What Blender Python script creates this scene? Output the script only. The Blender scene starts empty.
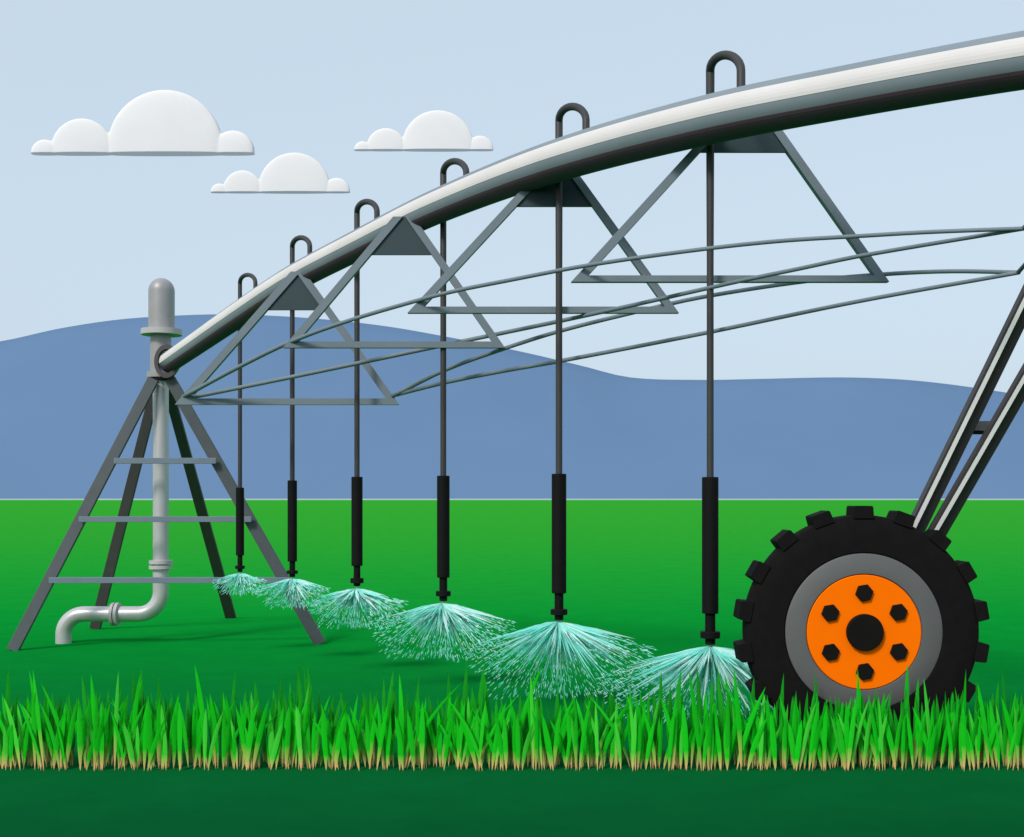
import bpy, bmesh, math, random
from mathutils import Vector, Matrix, noise
random.seed(7)
R = math.radians
scene = bpy.context.scene
C = scene.collection

# ------------------------------------------------------------------ camera
F = 1200.0; CX = 512.0; HZ = 498.0; EYE = 1.45
cd = bpy.data.cameras.new('camera'); cam = bpy.data.objects.new('camera', cd); C.objects.link(cam)
cam.location = (0, 0, EYE); cam.rotation_euler = (R(90), 0, 0)
cd.sensor_width = 36; cd.lens = F / 1024 * 36; cd.shift_y = (HZ - 418.5) / 1024
cd.clip_start = 0.1; cd.clip_end = 20000
scene.camera = cam
def P(px, py, Y):
    return Vector(((px - CX) / F * Y, Y, EYE + (HZ - py) / F * Y))

# ------------------------------------------------------------------ light
EL, AZ = 40.0, 214.0            # sun behind the camera, to its left
sv = Vector((math.sin(R(AZ)) * math.cos(R(EL)), math.cos(R(AZ)) * math.cos(R(EL)), math.sin(R(EL))))
sd = bpy.data.lights.new('sun', 'SUN'); sd.energy = 1.5; sd.angle = R(12); sd.color = (1, .965, .91)
so = bpy.data.objects.new('sun', sd); C.objects.link(so); so.rotation_euler = sv.to_track_quat('Z', 'Y').to_euler()
w = bpy.data.worlds.new('World'); scene.world = w; w.use_nodes = True
nt = w.node_tree; bg = nt.nodes['Background']
sky = nt.nodes.new('ShaderNodeTexSky'); sky.sky_type = 'NISHITA'; sky.sun_disc = False
sky.sun_elevation = R(EL); sky.sun_rotation = R(AZ); sky.air_density = 1.0; sky.dust_density = 3.5; sky.ozone_density = 1.5; sky.altitude = 0
hs = nt.nodes.new('ShaderNodeHueSaturation'); hs.inputs['Saturation'].default_value = .58; hs.inputs['Hue'].default_value = .5
nt.links.new(sky.outputs[0], hs.inputs['Color']); mxs = nt.nodes.new('ShaderNodeMix'); mxs.data_type = 'RGBA'; mxs.inputs['Factor'].default_value = .86
nt.links.new(hs.outputs[0], mxs.inputs['A']); mxs.inputs['B'].default_value = (2.18, 2.68, 3.13, 1)
nt.links.new(mxs.outputs['Result'], bg.inputs[0]); bg.inputs[1].default_value = .15
scene.view_settings.view_transform = 'Standard'; scene.view_settings.look = 'None'
scene.view_settings.gamma = 1; scene.view_settings.exposure = 0.8

# ------------------------------------------------------------------ materials
def lin(r, g, b):
    f = lambda c: (c / 255 / 12.92) if c / 255 <= .04045 else ((c / 255 + .055) / 1.055) ** 2.4
    return (f(r), f(g), f(b), 1)
def mat(name, rgb, rough=.6, metal=0.0, var=.06, scale=6.0, bump=0.0, spec=.5):
    m = bpy.data.materials.new(name); m.use_nodes = True
    n = m.node_tree.nodes; l = m.node_tree.links; b = n['Principled BSDF']
    b.inputs['Roughness'].default_value = rough; b.inputs['Metallic'].default_value = metal
    b.inputs['Specular IOR Level'].default_value = spec
    tc = n.new('ShaderNodeTexCoord'); nz = n.new('ShaderNodeTexNoise'); nz.inputs['Scale'].default_value = scale
    nz.inputs['Detail'].default_value = 6; l.new(tc.outputs['Object'], nz.inputs['Vector'])
    cr = n.new('ShaderNodeValToRGB'); c = lin(*rgb) if max(rgb) > 1 else (*rgb, 1)
    cr.color_ramp.elements[0].position = .3; cr.color_ramp.elements[1].position = .7
    cr.color_ramp.elements[0].color = [x * (1 - var) for x in c[:3]] + [1]
    cr.color_ramp.elements[1].color = [min(1, x * (1 + var)) for x in c[:3]] + [1]
    l.new(nz.outputs['Fac'], cr.inputs['Fac']); l.new(cr.outputs[0], b.inputs['Base Color'])
    if bump:
        bp = n.new('ShaderNodeBump'); bp.inputs['Strength'].default_value = bump; bp.inputs['Distance'].default_value = .01
        l.new(nz.outputs['Fac'], bp.inputs['Height']); l.new(bp.outputs[0], b.inputs['Normal'])
    return m
M = dict(
    pipe=mat('galvanised_pipe_steel', (.40, .44, .46), .34, .75, .05, 3),
    slate=mat('slate_pipe_paint', (.205, .245, .275), .8, 0, .05, 3, spec=.06),
    sheen=mat('pipe_highlight_paint', (.63, .59, .58), .6, 0, .04, 3),  # highlight on the slate pipe, put in as a pale colour
    strip=mat('leg_highlight_paint', (.78, .76, .76), .6, 0, .03, 6),  # light catching the tower leg edges, put in as a pale colour
    charcoal=mat('painted_underside_shade', (.125, .075, .10), .7, 0, .06, 3, spec=.1),  # shade under the pipe, put in as a dark colour
    truss=mat('slate_painted_steel', (.145, .182, .212), .6, 0, .06, 5),
    gusset=mat('dark_teal_steel', (.014, .036, .046), .6, 0, .08, 5),
    leg=mat('grey_painted_steel', (.060, .070, .079), .65, 0, .08, 8),
    darksteel=mat('dark_metal', (.060, .053, .056), .6, 0, .08, 8, spec=.3),
    bar=mat('pale_blue_grey_steel', (.155, .195, .25), .6, 0, .05, 8),
    riser=mat('bright_zinc_steel', (.52, .50, .51), .33, .3, .04, 5),
    flange=mat('pale_grey_flange', (.43, .41, .41), .6, 0, .05, 8),
    body=mat('grey_cast_metal', (.31, .295, .30), .45, .15, .05, 8),
    hose=mat('charcoal_hose', (.042, .040, .040), .55, 0, .08, 8, spec=.3),
    weight=mat('black_plastic', (.007, .007, .007), .6, 0, .1, 8, spec=.08),
    nozzle=mat('black_nozzle_plastic', (.007, .007, .007), .6, 0, .1, 8, spec=.08),
    tyre=mat('black_rubber', (.0075, .0072, .0068), .8, 0, .15, 14, .15, spec=.06),
    rim=mat('grey_rim_paint', (.105, .105, .105), .6, 0, .04, 6, spec=.3),
    orange=mat('orange_wheel_paint', (1.0, .165, .0), .7, 0, .02, 6, spec=.03),
    hub=mat('black_hub_paint', (.008, .007, .006), .6, 0, .1, 8, spec=.06),
    towerleg=mat('dark_tower_steel', (.052, .044, .048), .6, 0, .06, 6),
    plate=mat('grey_brown_plate_steel', (.12, .12, .108), .6, 0, .06, 8),
    wpale=mat('pale_water_jet', (.74, .95, .93), .5, 0, .04, 20, spec=.6),
    wcyan=mat('cyan_water_drops', (.36, .92, .84), .5, 0, .05, 20, spec=.6),
    cloud=mat('white_cloud_vapour', (.70, .675, .655), 1, 0, .015, .01, spec=0),
    hill=mat('blue_hill_scrub', (.109, .182, .300), 1, 0, .025, .004, spec=0),
    road=mat('pale_gravel', (.36, .43, .43), 1, 0, .03, .01, spec=0),
)
for k_ in ('wpale', 'wcyan'):
    n_ = M[k_].node_tree.nodes; l_ = M[k_].node_tree.links; b_ = n_['Principled BSDF']
    tr_ = n_.new('ShaderNodeBsdfTranslucent'); mx_ = n_.new('ShaderNodeMixShader'); mx_.inputs[0].default_value = .5
    l_.new(b_.inputs['Base Color'].links[0].from_socket, tr_.inputs['Color'])
    l_.new(b_.outputs[0], mx_.inputs[1]); l_.new(tr_.outputs[0], mx_.inputs[2]); l_.new(mx_.outputs[0], n_['Material Output'].inputs[0])
# field: darker green close by, brighter green farther off
def field_material():
    m = bpy.data.materials.new('field_crop'); m.use_nodes = True
    n = m.node_tree.nodes; l = m.node_tree.links; b = n['Principled BSDF']
    b.inputs['Roughness'].default_value = 1; b.inputs['Specular IOR Level'].default_value = 0
    tc = n.new('ShaderNodeTexCoord'); sp = n.new('ShaderNodeSeparateXYZ'); l.new(tc.outputs['Object'], sp.inputs[0])
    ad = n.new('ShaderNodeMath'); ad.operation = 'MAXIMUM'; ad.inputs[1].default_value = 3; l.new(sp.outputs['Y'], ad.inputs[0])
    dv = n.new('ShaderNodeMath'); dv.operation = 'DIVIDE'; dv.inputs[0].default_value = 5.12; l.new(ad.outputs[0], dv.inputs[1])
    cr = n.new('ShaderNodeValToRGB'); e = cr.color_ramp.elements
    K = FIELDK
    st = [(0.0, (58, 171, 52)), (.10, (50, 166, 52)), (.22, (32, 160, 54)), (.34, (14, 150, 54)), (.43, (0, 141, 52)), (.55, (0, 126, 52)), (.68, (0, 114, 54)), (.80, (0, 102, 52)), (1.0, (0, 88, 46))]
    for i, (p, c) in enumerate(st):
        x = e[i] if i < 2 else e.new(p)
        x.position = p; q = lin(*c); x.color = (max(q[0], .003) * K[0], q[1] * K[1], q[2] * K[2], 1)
    nz = n.new('ShaderNodeTexNoise'); nz.inputs['Scale'].default_value = 2.2; nz.inputs['Detail'].default_value = 12; nz.inputs['Roughness'].default_value = .7
    l.new(tc.outputs['Object'], nz.inputs['Vector'])
    mr = n.new('ShaderNodeMapRange'); mr.inputs['From Min'].default_value = .3; mr.inputs['From Max'].default_value = .7
    mr.inputs['To Min'].default_value = .92; mr.inputs['To Max'].default_value = 1.08; l.new(nz.outputs['Fac'], mr.inputs[0])
    vm = n.new('ShaderNodeVectorMath'); vm.operation = 'SCALE'
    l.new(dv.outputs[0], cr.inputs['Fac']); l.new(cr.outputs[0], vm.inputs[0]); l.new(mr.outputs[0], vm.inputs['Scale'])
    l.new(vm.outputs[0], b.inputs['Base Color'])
    return m
FIELDK = (.74, .78, .72)

def grass_material():
    m = bpy.data.materials.new('grass_blade'); m.use_nodes = True
    n = m.node_tree.nodes; l = m.node_tree.links; b = n['Principled BSDF']
    b.inputs['Roughness'].default_value = .7; b.inputs['Specular IOR Level'].default_value = .15
    at = n.new('ShaderNodeAttribute'); at.attribute_name = 'blade'       # r: height along the blade, g: kind of green
    sp = n.new('ShaderNodeSeparateColor'); l.new(at.outputs['Color'], sp.inputs[0])
    kr = n.new('ShaderNodeValToRGB'); l.new(sp.outputs[1], kr.inputs[0])
    e = kr.color_ramp.elements
    e[0].position = 0; e[0].color = (.006, .260, .010, 1); e[1].position = 1; e[1].color = (.05, .56, .035, 1)
    x = e.new(.55); x.color = (.002, .47, .006, 1)
    tr = n.new('ShaderNodeValToRGB'); l.new(sp.outputs[0], tr.inputs[0]); t = tr.color_ramp.elements
    t[0].position = .05; t[0].color = (1, 1, 1, 1); t[1].position = .34; t[1].color = (0, 0, 0, 1)
    x = t.new(.15); x.color = (.5, .5, .5, 1)
    mx = n.new('ShaderNodeMix'); mx.data_type = 'RGBA'; l.new(tr.outputs[0], mx.inputs['Factor'])
    l.new(kr.outputs[0], mx.inputs['A']); mx.inputs['B'].default_value = (.72, .40, .18, 1)
    l.new(mx.outputs['Result'], b.inputs['Base Color'])
    return m

# ------------------------------------------------------------------ mesh helpers
class MB:
    def __init__(s): s.v = []; s.f = []; s.mi = []; s.col = []
    def add(s, vs, fs, mi=0):
        o = len(s.v); s.v += [Vector(x) for x in vs]; s.f += [[i + o for i in f] for f in fs]; s.mi += [mi] * len(fs)
        return s
    def loft(s, rings, closed=True, caps=True):
        k = len(rings[0]); vs = [p for r in rings for p in r]; fs = []
        for a in range(len(rings) - 1):
            for i in range(k if closed else k - 1):
                j = (i + 1) % k; fs.append((a * k + i, a * k + j, (a + 1) * k + j, (a + 1) * k + i))
        if caps: fs.append(tuple(range(k))[::-1]); fs.append(tuple((len(rings) - 1) * k + i for i in range(k)))
        return s.add(vs, fs)
    def tube(s, pts, rad, seg=16, prof=None, sidehint=None):
        pts = [Vector(p) for p in pts]; rings = []
        rr = rad if isinstance(rad, (list, tuple)) else [rad] * len(pts); prev = None
        for i, p in enumerate(pts):
            t = (pts[min(i + 1, len(pts) - 1)] - pts[max(i - 1, 0)]).normalized()
            if sidehint is not None: a = (sidehint - t * sidehint.dot(t)).normalized()
            elif prev is None:
                h = Vector((0, 0, 1)) if abs(t.z) < .9 else Vector((0, -1, 0)); a = (h - t * h.dot(t)).normalized()
            else: a = (prev - t * prev.dot(t)).normalized()
            prev = a; b = t.cross(a).normalized()
            if b.z < 0 and sidehint is not None: b = -b
            if prof: rings.append([p + (a * math.cos(R(q)) + b * math.sin(R(q))) * rr[i] for q in prof])
            else: rings.append([p + (a * math.cos(2 * math.pi * k / seg) + b * math.sin(2 * math.pi * k / seg)) * rr[i] for k in range(seg)])
        return s.loft(rings)
    def beam(s, p0, p1, side, depth, w0, w1=None, d0=None):
        """box beam; side = width direction, depth = depth direction (unit vectors)"""
        w1 = w1 or w0; d0 = d0 or w0; r = []
        for p, ww in ((Vector(p0), w0), (Vector(p1), w1)):
            r.append([p - side * ww / 2 - depth * d0 / 2, p + side * ww / 2 - depth * d0 / 2, p + side * ww / 2 + depth * d0 / 2, p - side * ww / 2 + depth * d0 / 2])
        return s.loft(r)
    def prism(s, poly, ext):
        ext = Vector(ext); return s.loft([[Vector(p) for p in poly], [Vector(p) + ext for p in poly]])
    def build(s, name, m, parent=None, smooth=False, bevel=0.0, normals=True):
        me = bpy.data.meshes.new(name); me.from_pydata([tuple(v) for v in s.v], [], s.f)
        ms = m if isinstance(m, list) else [m]
        for x in ms: me.materials.append(x)
        if len(ms) > 1: me.polygons.foreach_set('material_index', s.mi)
        if normals:
            bm = bmesh.new(); bm.from_mesh(me); bmesh.ops.recalc_face_normals(bm, faces=bm.faces); bm.to_mesh(me); bm.free()
        if smooth:
            for p in me.polygons: p.use_smooth = True
            if smooth != 'all': me.set_sharp_from_angle(angle=R(35))
        o = bpy.data.objects.new(name, me); C.objects.link(o)
        if bevel:
            b = o.modifiers.new('bevel', 'BEVEL'); b.width = bevel; b.segments = 2; b.limit_method = 'ANGLE'
        if parent:
            o.parent = parent; o.matrix_parent_inverse = Matrix.Identity(4)
            base = parent; off = Vector(base.location)
            while base.parent: base = base.parent; off += Vector(base.location)
            for v in me.vertices: v.co -= off
        return o
def thing(name, label, cat, loc, group=None):
    o = bpy.data.objects.new(name, None); C.objects.link(o); o.location = loc
    o.empty_display_size = .3; return tag(o, label, cat, group)
def tag(o, label, cat=None, group=None, kind=None):
    if label: o['label'] = label
    if cat: o['category'] = cat
    if group: o['group'] = group
    if kind: o['kind'] = kind
    return o
def cyl_y(mb, cx, cz, y0, y1, r, seg=48, phase=0):
    ring = lambda y: [(cx + r * math.cos(2 * math.pi * k / seg + phase), y, cz + r * math.sin(2 * math.pi * k / seg + phase)) for k in range(seg)]
    return mb.loft([[Vector(p) for p in ring(y0)], [Vector(p) for p in ring(y1)]])
def lathe_y(mb, cx, cz, prof, seg=96):
    return mb.loft([[Vector((cx + r * math.cos(2 * math.pi * k / seg), y, cz + r * math.sin(2 * math.pi * k / seg))) for k in range(seg)] for (y, r) in prof])
def lathe_z(mb, cx, cy, prof, seg=40):
    return mb.loft([[Vector((cx + r * math.cos(2 * math.pi * k / seg), cy + r * math.sin(2 * math.pi * k / seg), z)) for k in range(seg)] for (z, r) in prof])

# ------------------------------------------------------------------ the setting
g = MB(); FE = 870
def strip(mb, ys, x0f, x1f, z=0):
    prev = None; vs = []; fs = []
    for y in ys:
        vs += [(x0f(y), y, z), (x1f(y), y, z)]
    for i in range(len(ys) - 1): fs.append((2 * i, 2 * i + 1, 2 * i + 3, 2 * i + 2))
    mb.add(vs, fs)
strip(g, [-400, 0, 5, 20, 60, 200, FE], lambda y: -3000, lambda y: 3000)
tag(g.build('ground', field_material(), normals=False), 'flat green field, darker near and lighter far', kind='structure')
g = MB(); strip(g, [FE, 2000, 9000], lambda y: -9000, lambda y: 9000, -.02)
tag(g.build('road', M['road'], normals=False), 'thin pale gravel strip along the far edge of the field', kind='structure')

sil = [(-2600, 470), (-1800, 440), (-1200, 455), (-700, 430), (-300, 385), (0, 341), (60, 328), (120, 319), (180, 315), (230, 314), (300, 317), (380, 325), (450, 337), (520, 351), (580, 365), (630, 377), (700, 379.5), (760, 378.5), (840, 377), (900, 379), (950, 384), (1005, 392), (1100, 407), (1300, 430), (1700, 400), (2300, 430), (3000, 462), (3600, 480)]
def silh(px):
    for i in range(len(sil) - 1):
        if sil[i][0] <= px <= sil[i + 1][0]:
            p0 = sil[max(i - 1, 0)]; p1 = sil[i]; p2 = sil[i + 1]; p3 = sil[min(i + 2, len(sil) - 1)]
            t = (px - p1[0]) / (p2[0] - p1[0]); d = p2[0] - p1[0]
            m1 = (p2[1] - p0[1]) / (p2[0] - p0[0]) * d; m2 = (p3[1] - p1[1]) / (p3[0] - p1[0]) * d
            return (2 * t**3 - 3 * t**2 + 1) * p1[1] + (t**3 - 2 * t**2 + t) * m1 + (-2 * t**3 + 3 * t**2) * p2[1] + (t**3 - t**2) * m2
    return 490
h = MB(); rings = []; YR = 3300
xs = [i * 14 - 2590 for i in range(int(6100 / 14))]
cols = []
for px in xs:
    X = (px - CX) / F * YR; zr = (HZ - silh(px)) / F * YR + EYE; col = []
    for k in range(25):
        u = k / 24
        if u <= .5:
            s_ = u / .5; Y = YR - 620 * (1 - s_); z = zr * s_ ** .92
            z += noise.noise(Vector((X / 160, Y / 160, 3))) * 3 * math.sin(math.pi * s_)
        else:
            s_ = (u - .5) / .5; Y = YR + 1500 * s_; z = zr * (1 - s_ ** 1.5)
        col.append(Vector((X, Y, z - 1.0)))
    cols.append(col)
h.loft(cols, closed=False, caps=False)
tag(h.build('hills', M['hill'], smooth='all'), 'smooth blue hills along the horizon', kind='structure')

# ------------------------------------------------------------------ clouds
def cloud(x0, base, s, Y, label):
    b = bmesh.new()
    for (dx, dy, r) in ((14, 0.5, 14), (51, 4.5, 31), (134, 6.5, 57.5), (202, 2.5, 21)):
        t = bmesh.new(); bmesh.ops.create_icosphere(t, subdivisions=5, radius=1)
        c = P(x0 + dx * s, base - dy * s, Y); rr = r * s * Y / F
        for v in t.verts:
            q = v.co.copy(); v.co = Vector((c.x + q.x * rr, c.y + math.copysign(abs(q.y) ** .45, q.y) * (5 + r * .055) * s * Y / F, c.z + q.z * rr))
        me = bpy.data.meshes.new('t'); t.to_mesh(me); t.free(); b.from_mesh(me); bpy.data.meshes.remove(me)
    me = bpy.data.meshes.new('cloud'); b.to_mesh(me); b.free()
    o = bpy.data.objects.new('cloud', me); C.objects.link(o)
    rm = o.modifiers.new('remesh', 'REMESH'); rm.mode = 'VOXEL'; rm.voxel_size = .9 * s * Y / F
    sm = o.modifiers.new('smooth', 'SMOOTH'); sm.iterations = 4; sm.factor = .5
    dg = bpy.context.evaluated_depsgraph_get(); b = bmesh.new(); b.from_object(o, dg); o.modifiers.clear()
    zb = P(0, base - .5 * s, Y).z
    bmesh.ops.bisect_plane(b, geom=b.verts[:] + b.edges[:] + b.faces[:], plane_co=(0, 0, zb), plane_no=(0, 0, -1), clear_outer=True)
    bmesh.ops.holes_fill(b, edges=[e for e in b.edges if e.is_boundary], sides=0)
    b.to_mesh(me); b.free(); me.materials.append(M['cloud'])
    for p in me.polygons: p.use_smooth = abs(p.normal.z + 1) > .02
    tag(o, label, 'cloud', 'flat-bottomed white clouds')
cloud(31.5, 154.5, 1.0, 5400, 'largest white cloud with a flat base, at the upper left')
cloud(210.8, 192.8, .624, 5000, 'small white cloud just below and right of the largest cloud')
cloud(354.2, 150.6, .624, 5300, 'small white cloud nearest the long arched pipe')

# ------------------------------------------------------------------ span: pipe, trusses, rods
P0 = Vector((-3.43, 11.9)); P1 = Vector((2.47, 6.0))
def Yp(px):
    s = (px - CX) / F; dx = P1.x - P0.x; dy = P1.y - P0.y
    t = (s * P0.y - P0.x) / (dx - s * dy); return P0.y + t * dy
ctr = [(168, 363, 10.3), (200, 341, 11.4), (240, 313.5, 12.6), (292, 279.5, 13.6), (357, 245.5, 14.9), (440, 205, 17.0), (559, 160, 20.8), (710, 119.3, 24.3), (860, 89.3, 26.0), (1005, 63.3, 28), (1130, 44, 30), (1260, 28, 32), (1380, 16, 34)]
def spl(tab, x, k):
    for i in range(len(tab) - 1):
        if x <= tab[i + 1][0] or i == len(tab) - 2:
            p0 = tab[max(i - 1, 0)]; p1 = tab[i]; p2 = tab[i + 1]; p3 = tab[min(i + 2, len(tab) - 1)]
            d = p2[0] - p1[0]; t = (x - p1[0]) / d
            m1 = (p2[k] - p0[k]) / (p2[0] - p0[0]) * d; m2 = (p3[k] - p1[k]) / (p3[0] - p1[0]) * d
            return (2 * t**3 - 3 * t**2 + 1) * p1[k] + (t**3 - 2 * t**2 + t) * m1 + (-2 * t**3 + 3 * t**2) * p2[k] + (t**3 - t**2) * m2
span = thing('irrigation_span', 'long arched grey water pipe carried on triangular trusses and thin rods', 'irrigation span', (0, 9, 0))
pts, rad = [], []; px = 168
while px <= 1380:
    Y = Yp(px); pts.append(P(px, spl(ctr, px, 1), Y)); rad.append(spl(ctr, px, 2) * Y / F * .99); px += 12
side = Vector((-(P0.y - P1.y), -(P1.x - P0.x), 0)).normalized()
prof = [k * 10 for k in range(36)]
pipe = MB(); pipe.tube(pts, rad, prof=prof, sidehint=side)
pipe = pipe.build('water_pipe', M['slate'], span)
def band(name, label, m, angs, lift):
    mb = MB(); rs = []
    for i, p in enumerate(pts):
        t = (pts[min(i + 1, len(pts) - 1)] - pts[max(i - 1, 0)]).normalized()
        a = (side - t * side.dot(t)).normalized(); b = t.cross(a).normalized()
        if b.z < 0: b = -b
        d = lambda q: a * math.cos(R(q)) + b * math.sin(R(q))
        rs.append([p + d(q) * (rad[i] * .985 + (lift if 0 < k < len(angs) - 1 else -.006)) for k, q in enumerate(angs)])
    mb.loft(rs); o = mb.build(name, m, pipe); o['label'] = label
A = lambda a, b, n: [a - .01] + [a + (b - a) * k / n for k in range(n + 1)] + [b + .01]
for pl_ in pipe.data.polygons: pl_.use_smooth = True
band('highlight_band', 'painted highlight band along the side of the pipe', M['sheen'], A(-9, 32, 5), .004)
band('underside_shade', 'shade painted in charcoal on the underside of the pipe', M['charcoal'], A(-112, -37, 9), .004)
# coupling ring where the pipe leaves the pivot
axis = (pts[1] - pts[0]).normalized()
ring = MB(); c0 = pts[0]
q = Vector((math.sin(R(-14)), -math.cos(R(-14)), 0)); ax = (axis * .35 + q * .65).normalized()
def ring_mesh(mb, c, n, r0, r1, th, seg=40):
    u = n.cross(Vector((0, 0, 1))).normalized(); v = u.cross(n).normalized(); rs = []
    for (r, d) in ((r0, 0), (r1, 0), (r1, th), (r0, th)):
        rs.append([c + n * (d - th / 2) + (u * math.cos(2 * math.pi * k / seg) * .70 + v * math.sin(2 * math.pi * k / seg)) * r for k in range(seg)])
    rs.append(rs[0]); mb.loft(rs, caps=False)
ring_mesh(ring, c0 + ax * .06, ax, .120, .168, .06)
ring.build('coupling_ring', M['darksteel'], span, smooth=True)
ring = MB(); ring.tube([c0 - ax * .03, c0 + ax * .0], .12, 32)
ring.build('end_socket', M['pipe'], span, smooth=True)

def x_at(A, s, y, sign): return A[0] + sign * s * (A[1] - y)
#        BLx    BRx    baseY  sL    sR   clip  apexpx plane-offset   leg px, bar px, gusset base y
TR = [(174.6, 399.0, 404.6, .872, .710, 271.5, 300, -.16, 7.2, 6.2, 310.0),
      (283.0, 505.0, 347.6, .840, .695, 216.5, 406, -.17, 7.2, 6.2, 254.7),
      (407.4, 679.0, 312.8, .923, .722, 166.0, 560, 0.26, 7.6, 6.3, 206.4),
      (571.3, 889.4, 281.6, .909, .705, 118.0, 751, 0.52, 8.2, 6.3, 152.0)]
tY = []
names = ['farthest truss frame beside the pivot tower', 'second truss frame from the pivot tower', 'third truss frame, hung under the middle of the pipe', 'nearest and largest truss frame, in front of the wheel']
for i, (bl, br, by, sl, sr, clip, ap, off, lw, bw, gy) in enumerate(TR):
    Y = Yp(ap) + off; tY.append(Y)
    L = lambda y, o=0: bl + o + sl * (by - y)
    Rr = lambda y, o=0: br - o - sr * (by - y)
    ol = lw * math.sqrt(1 + sl * sl); orr = lw * math.sqrt(1 + sr * sr)
    ya = by - ((br - orr) - (bl + ol)) / (sl + sr)                 # inner apex
    yb = by - bw
    D = .055; e = Vector((0, D, 0)); S = lambda x, y: P(x, y, Y - D / 2)
    fr = MB()
    yt = min(clip, ya - 1)
    # left leg, right leg, base bar butted end to end in one plane
    fr.prism([S(L(by), by), S(L(clip), clip), S(L(clip, ol) if ya < clip else L(ya, ol), max(clip, ya)), S(L(yb, ol), yb)], e)
    fr.prism([S(Rr(by), by), S(Rr(yb, orr), yb), S(Rr(clip, orr) if ya < clip else L(ya, ol), max(clip, ya)), S(Rr(clip), clip)], e)
    fr.prism([S(L(by), by), S(L(yb, ol), yb), S(Rr(yb, orr), yb), S(Rr(by), by)], e)
    if ya > clip: fr.prism([S(L(clip), clip), S(Rr(clip), clip), S(L(ya, ol), ya)], e)
    f = fr.build('truss_frame', M['truss'], span); f['label'] = names[i]
    gp = MB(); o = lambda t: 1.0
    top = max(ya + .5, clip)
    gp.prism([P(L(gy, ol - .6), gy, Y - .012), P(L(top, ol - .6), top, Y - .012), P(Rr(top, orr - .6), top, Y - .012), P(Rr(gy, orr - .6), gy, Y - .012)], (0, .024, 0))
    gp.build('gusset_plate', M['gusset'], f)
def rod(knots, depth):
    tab = knots; pts, rr = [], []; x = tab[0][0]
    while True:
        Y = depth(x); pts.append(P(x, spl(tab, x, 1), Y)); rr.append(2.15 * Y / F)
        if x >= tab[-1][0]: break
        x = min(x + 14, tab[-1][0])
    MB().tube(pts, rr, 10).build('truss_rod', M['truss'], span, smooth='all')
def piece(tab):
    def f(x):
        for i in range(len(tab) - 1):
            if x <= tab[i + 1][0] or i == len(tab) - 2:
                t = (x - tab[i][0]) / (tab[i + 1][0] - tab[i][0])
                return 1 / ((1 - t) / tab[i][1] + t / tab[i + 1][1])
    return f
Ya, Yc = 5.75, 6.2
rod([(183, 397), (235, 369), (288, 343), (343, 322.5), (412, 302), (455, 291), (500, 282), (590, 265), (700, 249.5), (780, 241), (860, 236), (930, 232), (1024, 228.5)], piece([(183, tY[0]), (288, tY[1]), (412, tY[2]), (572, tY[3]), (1024, Ya)]))
rod([(183, 399), (260, 383.5), (340, 367), (430, 348), (500, 333.5), (560, 321), (620, 308), (740, 281), (800, 268.5), (860, 256), (1024, 228.5)], piece([(183, tY[0] + .02), (505, tY[1] + .05), (1024, Ya)]))
rod([(391, 397), (445, 370), (500, 350), (560, 331), (640, 311), (700, 297.5), (800, 282), (880, 274.5), (950, 271.3), (1019, 272.5)], piece([(391, tY[0]), (505, tY[1]), (679, tY[2]), (889, tY[3]), (1019, Yc)]))
rod([(391, 396), (445, 382.5), (500, 371.5), (560, 361), (700, 334), (860, 301), (1019, 272.5)], piece([(391, tY[0] + .02), (1019, Yc)]))
# the nodes where the two pairs of rods end, tied up to the pipe
for (x, y, Y) in ((1024, 228.5, Ya), (1019, 272.5, Yc)):
    Yq = Yp(1225)
    MB().tube([P(x - 1, y, Y), P(1225, 38, Yq)], .011, 10).build('tie_rod', M['truss'], span, smooth='all')

# ------------------------------------------------------------------ drop sprinklers
DR = [ # x   xr    ytop  hookpx rodpx | w_top w_bot w_w | neck_w neck_bot | cross y0 y1 w
    (240.0, 255.4, 274.8, 4.2, 4.2, 487.6, 555.5, 8.1, 5.0, 571.9, 565.6, 568.8, 9.6),
    (292.3, 309.8, 237.6, 5.0, 4.8, 480.4, 561.5, 9.4, 5.8, 577.0, 570.4, 573.8, 11.2),
    (357.0, 377.0, 201.6, 5.8, 5.4, 476.8, 565.8, 11.2, 6.8, 586.0, 578.0, 583.0, 13.2),
    (443.3, 466.3, 161.2, 6.5, 6.0, 475.7, 577.6, 12.7, 8.0, 600.9, 591.0, 596.0, 15.0),
    (559.0, 586.0, 106.5, 7.6, 6.7, 473.8, 593.2, 14.7, 9.0, 620.0, 609.0, 614.6, 17.0),
    (710.2, 741.0, 55.0, 8.8, 7.0, 477.0, 613.4, 16.4, 10.3, 644.4, 631.2, 638.0, 19.8)]
dl = ['smallest sprinkler drop, nearest the pivot tower', 'second sprinkler drop from the pivot tower', 'third sprinkler drop from the pivot tower',
      'fourth sprinkler drop from the pivot tower', 'fifth sprinkler drop from the pivot tower', 'largest sprinkler drop, nearest the big wheel']
SY = []
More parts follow.
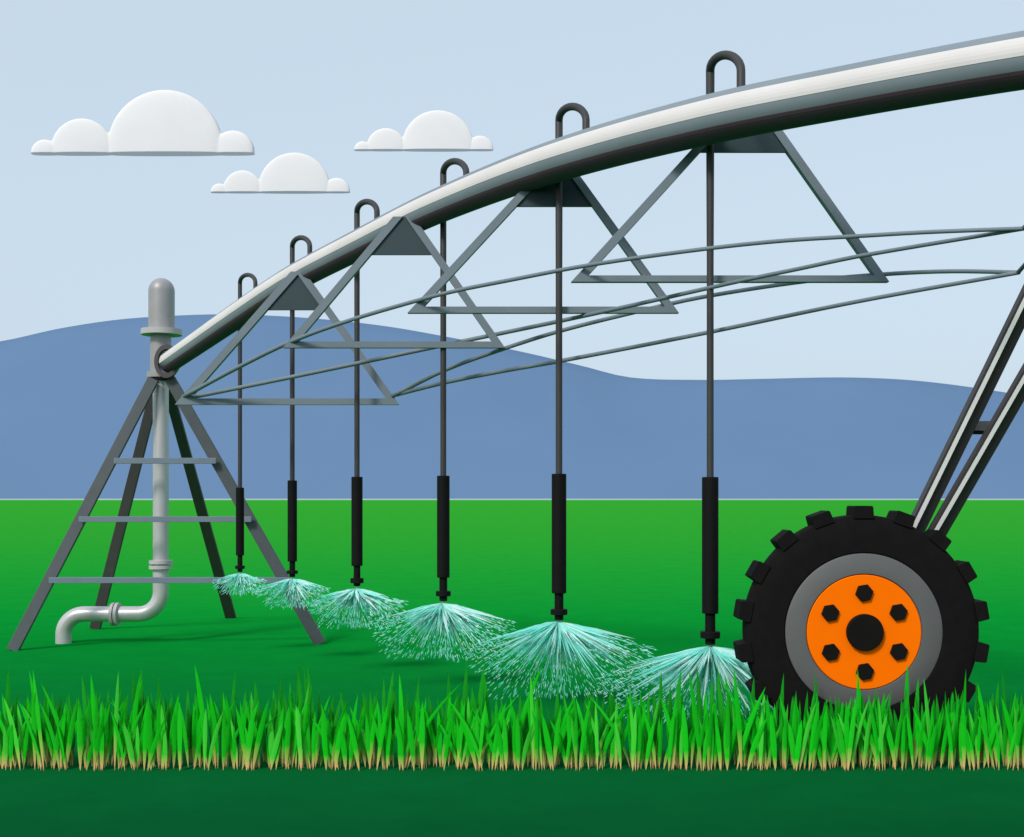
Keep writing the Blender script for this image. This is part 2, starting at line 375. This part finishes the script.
for i, (x, xr, yt, hw, rw, wt, wb, ww, nw, nb, c0_, c1_, cw) in enumerate(DR):
    Y0 = Yp(x); back = i in (0, 1, 2)
    prad = spl(ctr, x, 2) * Y0 / F
    Yd = Y0 + prad + (.06 if i < 3 else .025)
    # sprinklers 5 and 6 hang before their gusset plates: gusset planes lie further from the lens there
    t = thing('drop_sprinkler', dl[i] + ', on a dark hose under the pipe', 'sprinkler', P(x, nb, Yd), 'sprinkler drops hanging from the pipe')
    SY.append(Yd)
    mpp = Yd / F
    Yr = Yp(xr)
    A = P(x, yt + (xr - x) / 2, Yd); r_ = (xr - x) / 2
    hk = [P(x, wt + 1, Yd), P(x, (wt + yt) / 2, Yd), P(x, yt + r_ + 3, Yd)]; rr = [rw / 2 * mpp, rw / 2 * mpp, hw / 2 * mpp]
    for k in range(0, 13):
        a = math.pi * (1 - k / 12); u = (1 - math.cos(math.pi - a)) / 2; YY = Yd * (1 - k / 12) + Yr * k / 12
        hk.append(P((x + xr) / 2 + math.cos(a) * r_, yt + r_ - math.sin(a) * r_, YY)); rr.append(hw / 2 * YY / F)
    hk.append(P(xr, spl(ctr, xr, 1), Yr)); rr.append(hw / 2 * Yr / F)
    MB().tube(hk, rr, 16).build('hose', M['hose'], t, smooth=True)
    def cz(name, y0, y1, wpx, mt, parent, ch=.004):
        z1 = P(x, y0, Yd).z; z0 = P(x, y1, Yd).z; r = wpx / 2 * mpp; cxx = P(x, 0, Yd).x
        mb = MB(); lathe_z(mb, cxx, Yd, [(z1, r - ch), (z1 - ch, r), (z0 + ch, r), (z0, r - ch)]); return mb.build(name, mt, parent, smooth=True)
    cz('weight', wt, wb, ww, M['weight'], t)
    nz = cz('nozzle', wb, nb, nw, M['nozzle'], t)
    cz('nozzle_collar', c0_, c1_, cw, M['nozzle'], nz, .003)
    cz('nozzle_tip', nb, nb + 1.6, nw * .35, M['flange'], nz, .0005)

# ------------------------------------------------------------------ water sprays
#       x apex  y apex  Wl   Wr   H
SP = [(239.8, 573.4, 24, 24, 18), (292.6, 578.6, 33, 35, 25), (356, 588.4, 44, 46, 34), (442, 602.8, 66, 68, 49), (558, 621.4, 87, 93, 66), (710.5, 645.6, 105, 98, 66)]
sl_ = ['smallest water spray, by the right front leg of the pivot tower', 'second smallest water spray, falling over the right front leg of the tower', 'third water spray from the pivot tower', 'fourth water spray from the pivot tower', 'wide water spray in the middle of the picture', 'largest water spray, falling against the big black wheel']
for i, (ax_, ay, WL, WR, H) in enumerate(SP):
    Yd = SY[i]; o = P(ax_, ay, Yd); mpp = Yd / F; mb = MB(); rnd = random.Random(40 + i)
    def needle(p, q, r0, r1, mi):
        t = (q - p); 
        if t.length < 1e-5: return
        t.normalize(); a = t.cross(Vector((0, 1, .3))).normalized(); b = t.cross(a)
        m_ = p.lerp(q, .5); rm = max(r0, r1); vs = [p]
        for k in range(3):
            an = k * 2.0944; vs.append(m_ + (a * math.cos(an) + b * math.sin(an)) * rm)
        vs.append(q)
        mb.add(vs, [(0, 1, 2), (0, 2, 3), (0, 3, 1), (4, 2, 1), (4, 3, 2), (4, 1, 3)], mi)
    sc = mpp
    def direction():
        az = rnd.choice((0, math.pi)) + rnd.gauss(0, .75); de = R(rnd.uniform(13, 90)) if rnd.random() < .6 else R(13 + 35 * rnd.random() ** 1.6)
        sx = math.cos(az); sy = math.sin(az) * .55
        d = Vector((sx * math.cos(de), sy * math.cos(de), -math.sin(de)))
        W = WL if d.x < 0 else WR
        ln = min(W / max(abs(d.x), .12), H / max(-d.z, .05)); ln = min(ln, W * 1.05)
        return d, ln * sc
    n_core = int(520 + 90 * i); n_dash = int(480 + 150 * i)
    for k in range(n_core):
        d, ln = direction(); e = rnd.uniform(.25, .68) * ln
        if rnd.random() < .08: e = ln * rnd.uniform(.8, 1)
        needle(o, o + d * e, .0, mpp * (rnd.uniform(.5, 1.1) if rnd.random() < .72 else rnd.uniform(1.1, 1.5 + .18 * i)), 0 if rnd.random() < .42 else 1)
    for k in range(n_dash):
        d, ln = direction(); s0 = ln * (.35 + .72 * rnd.random() ** .6); l_ = mpp * rnd.uniform(2, 7.5) * (WL / 87) ** .4
        p = o + d * s0; p.z -= .06 * (s0 ** 2); q = p + (d + Vector((0, 0, -.12 * s0))).normalized() * l_
        needle(p, q, 0, mpp * rnd.uniform(.32, .62), 1 if rnd.random() < .7 else 0)
    ob = mb.build('water_spray', [M['wpale'], M['wcyan']], normals=False)
    tag(ob, sl_[i], 'water spray', 'water sprays under the sprinkler nozzles')

# ------------------------------------------------------------------ pivot tower
YP = 12.0
tw = thing('pivot_tower', 'four-legged steel pivot tower with rounded grey cap and bent riser pipe', 'pivot tower', P(161, 643, YP))
def leg(tx, ty, tY_, fx, fy, wpx, m):
    fY = F * EYE / (fy - HZ); a = P(tx, ty, tY_); b = P(fx, fy, fY); t = (b - a).normalized()
    sd_ = t.cross(Vector((0, 1, 0))).normalized(); dp = sd_.cross(t).normalized()
    mb = MB(); mb.beam(a, b, sd_, dp, wpx * tY_ / F * .93, wpx * fY / F, wpx * tY_ / F * .4)
    return mb.build('leg', m, tw, bevel=.004), a, b
l1, a1, b1 = leg(153.6, 379, 11.86, 12.5, 650.5, 11.6, M['leg']); l2, a2, b2 = leg(170, 379, 11.86, 320.5, 644, 11.6, M['leg'])
l3, a3, b3 = leg(158, 379, 12.16, 95, 629, 10.6, M['darksteel']); l4, a4, b4 = leg(165.5, 379, 12.16, 231, 618, 10.6, M['darksteel'])  # rear legs get a darker colour than the front pair
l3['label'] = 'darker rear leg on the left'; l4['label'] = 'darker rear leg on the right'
def onl(a, b, py):
    for k in range(2000):
        p = a.lerp(b, k / 2000)
        if HZ - (p.z - EYE) / p.y * F >= py: return p
for (x0, x1, y, hh) in ((114, 216, 460.8, 5.8), (79, 251.3, 519.2, 5.6), (49, 289.5, 580.2, 5.8)):
    pa = onl(a1, b1, y); pb = onl(a2, b2, y); ya_, yb_ = pa.y - .075, pb.y - .075
    p, q = P(x0, y, ya_), P(x1, y, yb_); t = (q - p).normalized(); dp = Vector((t.y, -t.x, 0)).normalized()
    mb = MB(); mb.beam(p, q, Vector((0, 0, 1)), dp, hh * ya_ / F, hh * yb_ / F, .035); mb.build('crossbar', M['bar'], tw, bevel=.003)
def arc2(c, r, a0, a1, n): return [(c[0] + r * math.cos(R(a0 + (a1 - a0) * k / n)), c[1] - r * math.sin(R(a0 + (a1 - a0) * k / n))) for k in range(n + 1)]
path = [(160.8, 378), (160.8, 470), (160.8, 592)] + arc2((138.8, 592), 22, 0, -90, 12) + [(110, 614), (84, 614)] + arc2((84, 634.5), 20.5, 90, 180, 12) + [(63.5, 643.5)]
mb = MB(); mb.tube([P(x, y, YP) for x, y in path], 7.7 * YP / F, 40)
rp = mb.build('riser_pipe', M['riser'], tw, smooth=True)
for y in (561.9, 567.0):
    mb = MB(); lathe_z(mb, P(160.8, 0, YP).x, YP, [(P(0, y - 1.7, YP).z, .115), (P(0, y + 1.7, YP).z, .115)]); mb.build('flange', M['flange'], rp, smooth=True)
for x in (113.4, 117.6):
    mb = MB(); mb.tube([P(x - 1.5, 614.2, YP), P(x + 1.5, 614.2, YP)], .115, 40); mb.build('flange', M['flange'], rp, smooth=True)
cxx = P(161.2, 0, YP).x; Z = lambda y: P(0, y, YP).z; k = YP / F; yc = YP + .02
mb = MB(); lathe_z(mb, cxx, yc, [(Z(381), 13 * k), (Z(377.6), 13 * k)]); mb.build('collar', M['weight'], tw, smooth=True)
mb = MB(); lathe_z(mb, cxx - .01, yc, [(Z(377.6), 13.5 * k), (Z(372), 13.5 * k), (Z(372), 10.2 * k), (Z(336.5), 10.2 * k), (Z(334.8), 10.2 * k)]); mb.build('pivot_body', M['body'], tw, smooth=True)
mb = MB(); lathe_z(mb, cxx - .002, yc, [(Z(334.8), 20 * k), (Z(329.2), 20 * k)]); mb.build('cap_flange', M['flange'], tw, smooth=True)
pr = [(Z(329.2), 12.8 * k), (Z(291), 12.8 * k)] + [(Z(291) + math.sin(R(a)) * 13.2 * k, max(.001, math.cos(R(a)) * 12.8 * k)) for a in range(9, 91, 9)]
mb = MB(); lathe_z(mb, cxx - .002, yc, pr, 48); mb.build('cap', M['body'], tw, smooth=True)

# ------------------------------------------------------------------ drive tower with its wheel
YW = 6.72; wc = P(864, 632, YW); wz = wc.z; mp = YW / F
dt = thing('drive_tower', 'big black-tyred wheel with orange centre carrying two dark slanted steel legs', 'drive tower', (wc.x, YW + .15, 0))
wh = bpy.data.objects.new('wheel', None); C.objects.link(wh); wh.parent = dt; wh.location = (0, 0, wz)
r0 = 117 * mp; W = .17
mb = MB()
lathe_y(mb, wc.x, wz, [(YW + .02, 76 * mp), (YW + .0, 80 * mp), (YW - .002, 96 * mp), (YW + .004, 111 * mp), (YW + .016, r0 * .992), (YW + .035, r0), (YW + W - .03, r0), (YW + W, r0 * .95), (YW + W, 76 * mp)], 108)
for kx in range(18):
    a = R(90 + 20 * kx)
    pr = []
    for (rr_, da) in ((r0 * .975, 4.9), (125.2 * mp, 4.1), (126.4 * mp, 3.6), (126.4 * mp, -3.6), (125.2 * mp, -4.1), (r0 * .975, -4.9)):
        pr.append((rr_, a + R(da * 1.04)))
    mb.loft([[Vector((wc.x + r * math.cos(q), y, wz + r * math.sin(q))) for r, q in pr] for y in (YW - .001, YW + W - .006)])
mb.build('tyre', M['tyre'], wh, smooth=True)
mb = MB(); lathe_y(mb, wc.x, wz, [(YW + .01, 57.2 * mp), (YW - .006, 58.5 * mp), (YW - .006, 77 * mp), (YW + .0, 78.6 * mp), (YW + W * .9, 78 * mp), (YW + W * .9, 57 * mp)], 96)
mb.build('rim', M['rim'], wh, smooth=True)
mb = MB(); lathe_y(mb, wc.x, wz, [(YW + .02, 57.3 * mp), (YW - .001, 57.3 * mp), (YW - .004, 56.6 * mp), (YW - .004, .01)], 96)
mb.build('wheel_disc', M['orange'], wh, smooth=True)
mb = MB(); lathe_y(mb, wc.x, wz, [(YW + .02, 18.3 * mp), (YW - .03, 18.3 * mp), (YW - .034, 17.6 * mp), (YW - .034, .005)], 48)
mb.build('hub', M['hub'], wh, smooth=True)
for kx in range(6):
    a = R(90 + 60 * kx + .5); cx_, cz_ = wc.x + math.cos(a) * 39.3 * mp, wz + math.sin(a) * 39.3 * mp
    mb = MB(); cyl_y(mb, cx_, cz_, YW + .01, YW - .022, 9 * mp, 6, R(10)); mb.build('bolt', M['hub'], wh, bevel=.0015)
# axle housing behind the wheel
mb = MB(); lathe_y(mb, wc.x, wz, [(YW + W * .3, .09), (YW + W + .02, .09), (YW + W + .02, .16), (YW + .60, .16), (YW + .63, .12)], 32)
mb.build('axle_housing', M['darksteel'], dt, smooth=True)
def tleg(xl, yl, slope, yb, ytop, Yb, Yt):
    # box leg with its front left edge highlight painted as a pale raised strip
    rings = []; st = []
    for (y, Y) in ((yb, Yb), (ytop, Yt)):
        x = xl + slope * (yl - y); s = Y / F
        u = lambda px, d: P(x + px, y, Y) + Vector((0, d * s, 0))
        rings.append([u(0, 2), u(2.4, .8), u(17.6, .8), u(17.6, 14), u(0, 14)])
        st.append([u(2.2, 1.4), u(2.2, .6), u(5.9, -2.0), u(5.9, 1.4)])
    mb = MB(); mb.loft(rings); o = mb.build('tower_leg', M['towerleg'], dt)
    mb = MB(); mb.loft(st); mb.build('edge_highlight', M['strip'], o)
YL = YW + .60
tleg(934.0, 477.6, .488, 622, 66, YL, 5.60)
tleg(962.5, 477.6, .578, 622, 60, YL, 5.42)
f = lambda y, Yb=YL, Yt=5.6: Yb + (Yt - Yb) * (622 - y) / (622 - 66)
Yx = f(425) + .03
mb = MB(); mb.prism([P(968, 421, Yx - .05), P(999, 421, Yx - .05), P(996, 430.5, Yx - .09), P(965, 430.5, Yx - .09)], (0, .1, 0)); cb = mb.build('leg_brace', M['plate'], dt)
mb = MB(); mb.prism([P(965, 430.8, Yx - .085), P(996, 430.8, Yx - .085), P(994, 433.6, Yx - .085), P(966, 433.6, Yx - .085)], (0, .09, 0)); mb.build('brace_lip', M['weight'], cb)

# ------------------------------------------------------------------ foreground grass
mb = MB(); cols_ = []; rnd = random.Random(11)
def blade(x, y, hgt, wid, lean, curve, tw_, kind, kink=0):
    n = 9; vs = []; o = len(mb.v)
    face = rnd.uniform(-.35, .35); tz = rnd.uniform(.8, 1.5)
    for k in range(n):
        t = k / (n - 1)
        wv = wid * (.30 + .70 * math.sin(min(t, .5) * math.pi) ** 1.3) if t <= .5 else wid * (1 - ((t - .5) / .5) ** 2.4)
        if t < .04: wv = wid * .05
        cx_ = x + lean * t * hgt + curve * hgt * t * t + kink * hgt * math.sin(t * math.pi * 1.6) * .12
        cy_ = y + tw_ * t * t * hgt
        z = t * hgt
        f_ = face + .25 * t
        dx, dy = math.cos(f_) * wv / 2, math.sin(f_) * wv / 2
        vs += [Vector((cx_ - dx, cy_ - dy, z)), Vector((cx_, cy_ - wv * .10, z)), Vector((cx_ + dx, cy_ + dy, z))]
        cols_.extend([(min(1, t * tz), kind, 0)] * 3)
    fs = []
    for k in range(n - 1):
        for j in (0, 1): a = k * 3 + j; fs.append((a, a + 1, a + 4, a + 3))
    mb.add(vs, fs)
x = -3.75
while x < 3.75:
    # a tuft: dull blades behind, bright blades before
    for k in range(rnd.choice((8, 9, 10))):
        hh = rnd.uniform(.26, .41)
        if rnd.random() < .10: hh = rnd.uniform(.42, .56)
        blade(x + rnd.uniform(-.06, .06), rnd.uniform(6.49, 6.62), hh, rnd.uniform(.020, .032), rnd.gauss(0, .05), rnd.uniform(-.08, .08), rnd.uniform(-.05, .05), rnd.uniform(0, .2))
    for k in range(rnd.choice((8, 9, 10))):
        hh = rnd.uniform(.24, .41)
        if rnd.random() < .07: hh = rnd.uniform(.43, .57)
        ln_ = rnd.gauss(0, .085)
        blade(x + rnd.uniform(-.06, .06), rnd.uniform(6.37, 6.49), hh, rnd.uniform(.018, .031), ln_, ln_ * rnd.uniform(.3, 1.6), rnd.uniform(-.06, .06), rnd.choice((.5, .55, .6, .55, .5, .95)), 0)
    x += rnd.uniform(.08, .12)
go = mb.build('grass', grass_material(), normals=False, smooth='all')
ca = go.data.color_attributes.new('blade', 'FLOAT_COLOR', 'POINT')
ca.data.foreach_set('color', [c for q in cols_ for c in (*q, 1)])
tag(go, 'row of tall bright green grass blades with tan roots along the near edge', 'grass', kind='stuff')
